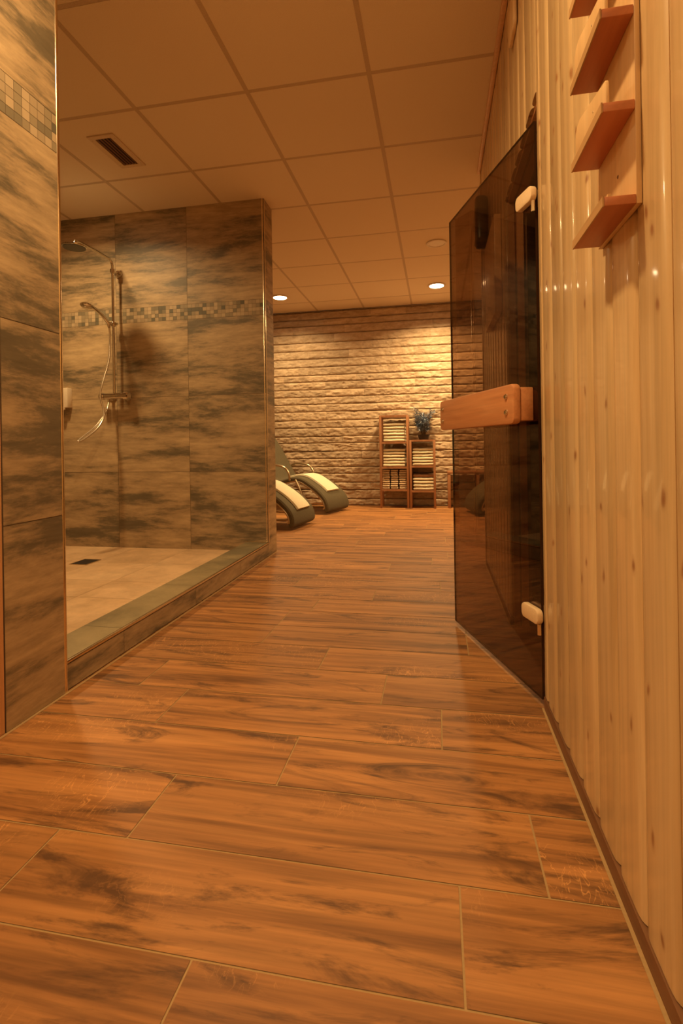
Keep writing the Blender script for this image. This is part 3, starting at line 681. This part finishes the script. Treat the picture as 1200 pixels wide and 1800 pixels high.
# ---- shelves with towels
def tower(x0, x1, y0, y1, top, levels, label):
    t = thing('shelf_tower', ((x0+x1)/2, (y0+y1)/2, 0), label, 'shelf', 'bamboo shelf towers'); hw, hd = (x1-x0)/2, (y1-y0)/2; pw = 0.026
    for sx in (-1, 1):
        for sy in (-1, 1):
            b = MB(); a, c = sx*(hw-pw/2), sy*(hd-pw/2); b.box((a-pw/2, c-pw/2, 0.001), (a+pw/2, c+pw/2, top-0.0), bev=0.002); b.build('post', 'bamboo', t)
    for z in levels+[top-0.018]:
        b = MB(); b.box((-hw+pw*0.2, -hd+0.001, z), (hw-pw*0.2, -hd+0.022, z+0.022)); 
        n = 7; 
        for i in range(n):
            yy = -hd+0.024+i*(2*hd-0.048)/n; b.box((-hw+0.008, yy, z+0.004), (hw-0.008, yy+(2*hd-0.048)/n-0.006, z+0.017), seed=rnd())
        b.box((-hw+pw*0.2, hd-0.022, z), (hw-pw*0.2, hd-0.001, z+0.022)); b.build('shelf_board', 'bamboo', t)
    return t
TY0, TY1 = 6.07, 6.315
tower(-0.686, -0.338, TY0, TY1, 1.112, [0.205, 0.475, 0.773], 'taller reddish shelf tower of cream towels against stone wall')
tower(-0.330, -0.024, TY0, TY1, 0.812, [0.192, 0.486], 'shorter reddish shelf tower with the potted plant on top')
def folded(w_, d_, h_, sd):
    b = MB(); r_ = random.Random(sd); nx, ns = 14, 14; rings = []
    for i in range(nx+1):
        x = -w_/2+w_*i/nx; e = min(1, min(i, nx-i)/0.9*0.5+0.72) if i in (0, nx) else 1
        sag = 0.0014*math.sin(i*0.7+sd)+0.0008*math.sin(i*1.9+sd*2)
        ring = []
        for j in range(ns):
            a = 2*PI*j/ns; yy = math.copysign(abs(math.cos(a))**0.35, math.cos(a))*d_/2*(0.97 if e < 1 else 1); zz = math.copysign(abs(math.sin(a))**0.75, math.sin(a))*h_/2*e
            ring.append((x, yy, h_/2+zz+(sag if zz > 0 else sag*0.3)))
        rings.append(ring)
    vs = [v for r in rings for v in r]; fs = [(i*ns+j, i*ns+(j+1) % ns, (i+1)*ns+(j+1) % ns, (i+1)*ns+j) for i in range(nx) for j in range(ns)]
    fs += [tuple(range(ns-1, -1, -1)), tuple(nx*ns+j for j in range(ns))]
    b.add(vs, fs, 0, 0, True); return b
ORD = ['bottom', 'second from the bottom', 'third from the bottom', 'fourth from the bottom', 'fifth from the bottom', 'sixth from the bottom', 'seventh from the bottom', 'eighth from the bottom', 'top']
def stack(xc, w_, z0, n, h_, where, grp, mat='towel', lastmat=None, d_=0.20, name='folded_towel', yc=None, cat='towel', adj='cream folded towel'):
    proto = [folded(w_, d_, h_*0.93, i+int(xc*10)).build(name, mat) for i in range(3)]
    for k in range(n):
        o = proto[k] if k < 3 else proto[k % 3].copy()
        if k >= 3: COL.objects.link(o)
        o.location = (xc+random.uniform(-0.004, 0.004), (TY0+0.128 if yc is None else yc)+random.uniform(-0.004, 0.004), z0+0.0005+k*h_); o.rotation_euler = (0, 0, random.uniform(-0.015, 0.015))
        pos = 'topmost' if k == n-1 else ORD[k]
        tag(o, '%s, %s in the %s' % (adj, pos, where), cat, grp)
        if k == n-1 and lastmat:
            o.data = o.data.copy(); o.data.materials[0] = MT[lastmat]; o['label'] = 'brown towel lying on the white ones in the %s' % where
stack(-0.507, 0.262, 0.795, 6, 0.0385, 'tall tower upper stack', 'folded towels in the shelf towers')
stack(-0.512, 0.262, 0.497, 6, 0.0365, 'tall tower middle stack', 'folded towels in the shelf towers')
stack(-0.170, 0.245, 0.508, 6, 0.0350, 'short tower upper stack', 'folded towels in the shelf towers')
stack(-0.165, 0.250, 0.214, 5, 0.0385, 'short tower lower stack', 'folded towels in the shelf towers', lastmat='towelbrown')
for i, (xc, nm) in enumerate(((-0.612, 'left'), (-0.512, 'middle'), (-0.412, 'right'))):
    stack(xc, 0.085, 0.227, 9, 0.0262, '%s narrow pile on low tall-tower shelf' % nm, 'small washcloths on the low shelf', mat='towel_shaded', name='folded_washcloth', cat='washcloth', adj='small washcloth')

# ---- potted plant on the short tower
t = thing('potted_plant', (-0.160, 6.19, 0.8125), 'bushy blue-grey plant in black pot on top of shorter tower', 'plant')
b = MB(); b.lathe([(0.052, 0.0), (0.056, 0.004), (0.070, 0.058), (0.074, 0.060), (0.074, 0.066), (0.068, 0.066), (0.066, 0.056)], n=32); b.build('pot', 'black', t)
b = MB(); b.lathe([(0.001, 0.058), (0.066, 0.056), (0.066, 0.052)], n=24); b.build('soil', 'stem', t)
b = MB(); tips = []; r_ = random.Random(11)
for i in range(26):
    a = i*2.39996; rr = r_.uniform(0.03, 0.135); h_ = r_.uniform(0.12, 0.35)
    if i == 0: a, rr, h_ = PI, 0.10, 0.385
    p0 = Vector((0.02*math.cos(a), 0.02*math.sin(a), 0.055)); p2 = Vector((rr*math.cos(a), rr*math.sin(a)*0.7, h_)); p1 = (p0+p2)/2+Vector((0, 0, 0.04))
    pts = catmull([p0, p1, p2], 5); b.tube(pts, 0.0022, n=5); tips.append(pts)
b.build('stems', 'stem', t)
b = MB()
for pts in tips:
    for j in range(3, len(pts)):
        for q in range(7):
            p = pts[j]; a = r_.random()*2*PI; e = r_.uniform(-0.4, 1.1); L_ = r_.uniform(0.04, 0.072); w_ = r_.uniform(0.0045, 0.0075)
            d_ = Vector((math.cos(a)*math.cos(e), math.sin(a)*math.cos(e)*0.8, math.sin(e))); sd = d_.cross(Vector((0, 0, 1))).normalized()*w_; nn = d_.cross(sd).normalized()*0.0016
            m_ = p+d_*L_*0.45; tp = p+d_*L_+Vector((0, 0, -0.008))
            b.add([p, m_+sd, tp, m_-sd, m_+nn], [(0, 1, 4), (1, 2, 4), (2, 3, 4), (3, 0, 4), (0, 3, 2, 1)], 0, 0)
b.build('foliage', 'leaf', t)

# ---- low wooden bench by the stone wall
t = thing('low_bench', (0.46, 6.215, 0), 'low reddish wooden bench against stone wall behind the glass door', 'bench')
for i, x in enumerate((-0.330, 0.0, 0.345)):
    for y in (-0.095, 0.085):
        b = MB(); b.box((x-0.017, y-0.017, 0.001), (x+0.017, y+0.017, 0.405), bev=0.002); b.build('leg', 'bamboo', t)
b = MB(); b.box((-0.350, -0.115, 0.4055), (0.365, 0.105, 0.437), bev=0.003); b.build('bench_top', 'bamboo', t)

# ---- relaxing loungers
PROF = [(0.030, 0.035), (0.0, 0.06), (0.0, 0.12), (0.035, 0.20), (0.12, 0.29), (0.23, 0.37), (0.33, 0.425), (0.43, 0.44), (0.53, 0.42), (0.62, 0.395), (0.71, 0.415), (0.79, 0.53), (0.87, 0.67), (0.97, 0.84), (1.08, 1.00), (1.14, 1.06)]
def lounger(loc, axis, label, width=0.50):
    rz = math.atan2(axis[1], axis[0]); t = thing('relax_lounger', (*loc, 0), label, 'lounger', 'curved relaxing loungers in the rest area', rz)
    C = catmull([(s, 0, z*0.9) for s, z in PROF], 5); hw = width/2; th = 0.042
    def nrm(i):
        a = C[min(i+1, len(C)-1)]-C[max(i-1, 0)]; a.normalize(); return Vector((-a.z, 0, a.x))
    # cushion: cross-section with rounded sides
    sec = [(-hw, -0.5), (-hw, 0.1), (-hw+0.012, 0.42), (-hw+0.04, 0.5), (0, 0.52), (hw-0.04, 0.5), (hw-0.012, 0.42), (hw, 0.1), (hw, -0.5)]
    vs = []; n = len(sec)
    for i, p in enumerate(C):
        nn = nrm(i); tp = 0.62 if i in (0, len(C)-1) else 1
        for y, k in sec: vs.append(p+nn*(k*th*tp-th*0.1)+Vector((0, y*(0.93 if tp < 1 else 1), 0)))
    fs = [(i*n+j, i*n+(j+1) % n, (i+1)*n+(j+1) % n, (i+1)*n+j) for i in range(len(C)-1) for j in range(n)]
    fs += [tuple(range(n-1, -1, -1)), tuple((len(C)-1)*n+j for j in range(n))]
    b = MB(); b.add(vs, fs, 0, 0, True); b.build('cushion', 'cushion', t)
    for s_ in (-1, 1):
        b = MB(); R_ = [C[i]-nrm(i)*(th*0.6+0.011)+Vector((0, s_*(hw-0.012), 0)) for i in range(len(C))]
        for p in R_: p.z = max(p.z, 0.013)
        b.tube(R_, 0.0105, n=10); b.build('side_rail', 'tube', t)
        b = MB(); A = catmull([(0.84, s_*(hw+0.010), 0.50), (0.77, s_*(hw+0.014), 0.54), (0.66, s_*(hw+0.014), 0.545), (0.55, s_*(hw+0.014), 0.52), (0.49, s_*(hw+0.012), 0.45), (0.48, s_*(hw+0.008), 0.37)], 6)
        b.tube(A, 0.0125, n=10); b.build('armrest', 'tube', t)
        b = MB(); G_ = catmull([(0.40, s_*(hw+0.012), 0.38), (0.32, s_*(hw+0.016), 0.24), (0.26, s_*(hw+0.016), 0.10), (0.27, s_*(hw+0.016), 0.035), (0.34, s_*(hw+0.016), 0.013), (0.60, s_*(hw+0.016), 0.0125), (0.95, s_*(hw+0.016), 0.0125), (1.05, s_*(hw+0.016), 0.04), (1.02, s_*(hw+0.016), 0.16), (0.88, s_*(hw+0.014), 0.50), (0.84, s_*(hw+0.012), 0.58)], 5)
        b.tube(G_, 0.012, n=10); b.build('leg_frame', 'tube', t)
    b = MB(); b.tube([(0.60, -hw-0.012, 0.0125), (0.60, hw+0.012, 0.0125)], 0.010, n=8); b.build('cross_bar', 'tube', t)
    return t, C, nrm
def towel_on(ch, i0, i1, y0, y1, label, nl=3, th0=0.0255):
    """strip of folded terry following the cushion"""
    t, C, nrm = ch; R = t.matrix_basis
    b = MB()
    for l in range(nl):
        vs = []; sec = [(y0+l*0.008, 0.0), (y0+l*0.008+0.004, 0.0055), (y1-0.004-l*0.003, 0.0055), (y1-l*0.003, 0.0)]
        sec = [(y0+l*0.009, -0.002), (y0+l*0.009-0.002, 0.002), (y0+l*0.009+0.004, 0.0068), (y1-0.005-l*0.002, 0.0068), (y1-l*0.002, 0.003), (y1-l*0.002-0.002, -0.002)]
        n = len(sec); ii = list(range(i0, i1+1))
        for i in ii:
            p = C[i]; nn = nrm(i)
            for y, h in sec: vs.append(p+nn*(th0-0.0075+0.0035+l*0.0068+h)+Vector((0, y, 0)))
        fs = [(i*n+j, i*n+(j+1) % n, (i+1)*n+(j+1) % n, (i+1)*n+j) for i in range(len(ii)-1) for j in range(n)]
        fs += [tuple(range(n-1, -1, -1)), tuple((len(ii)-1)*n+j for j in range(n))]
        b.add(vs, fs, 0, 0, True)
    o = b.build('lounger_towel', 'towel'); o.location = t.location; o.rotation_euler = t.rotation_euler
    tag(o, label, 'towel', 'long towels laid on the loungers'); return o
c1_ = lounger((-1.255, 4.64), (-0.98, 0.16), 'dark lounger nearest the tiled pillar, front one of the pair')
c2_ = lounger((-1.13, 5.68), (-0.95, 0.31), 'dark lounger closer to the stone wall, rear one of the pair')
c3_ = lounger((0.36, 5.66), (0.97, 0.22), 'dark lounger seen through the glass door at right')
towel_on(c1_, 14, 38, -0.15, 0.13, 'cream towel on the front lounger beside the pillar')
towel_on(c2_, 18, 42, -0.15, 0.13, 'cream towel on the rear lounger near the stone wall')

# ---- sauna bench inside the cabin
t = thing('sauna_bench', (1.2, 2.8, 0), 'dim slatted bench inside the dark sauna behind the glass door', 'bench')
b = MB()
for i in range(5): b.box((-0.75, -0.35+i*0.12, 0.40), (0.95, -0.35+i*0.12+0.10, 0.428), bev=0.003, seed=rnd())
b.build('seat_slats', 'saunabench', t)
for x in (-0.70, 0.90):
    b = MB(); b.box((x-0.03, -0.33, 0.001), (x+0.03, -0.27, 0.3995)); b.build('leg', 'saunabench', t)
    b = MB(); b.box((x-0.03, 0.16, 0.001), (x+0.03, 0.22, 0.3995)); b.build('leg', 'saunabench', t)
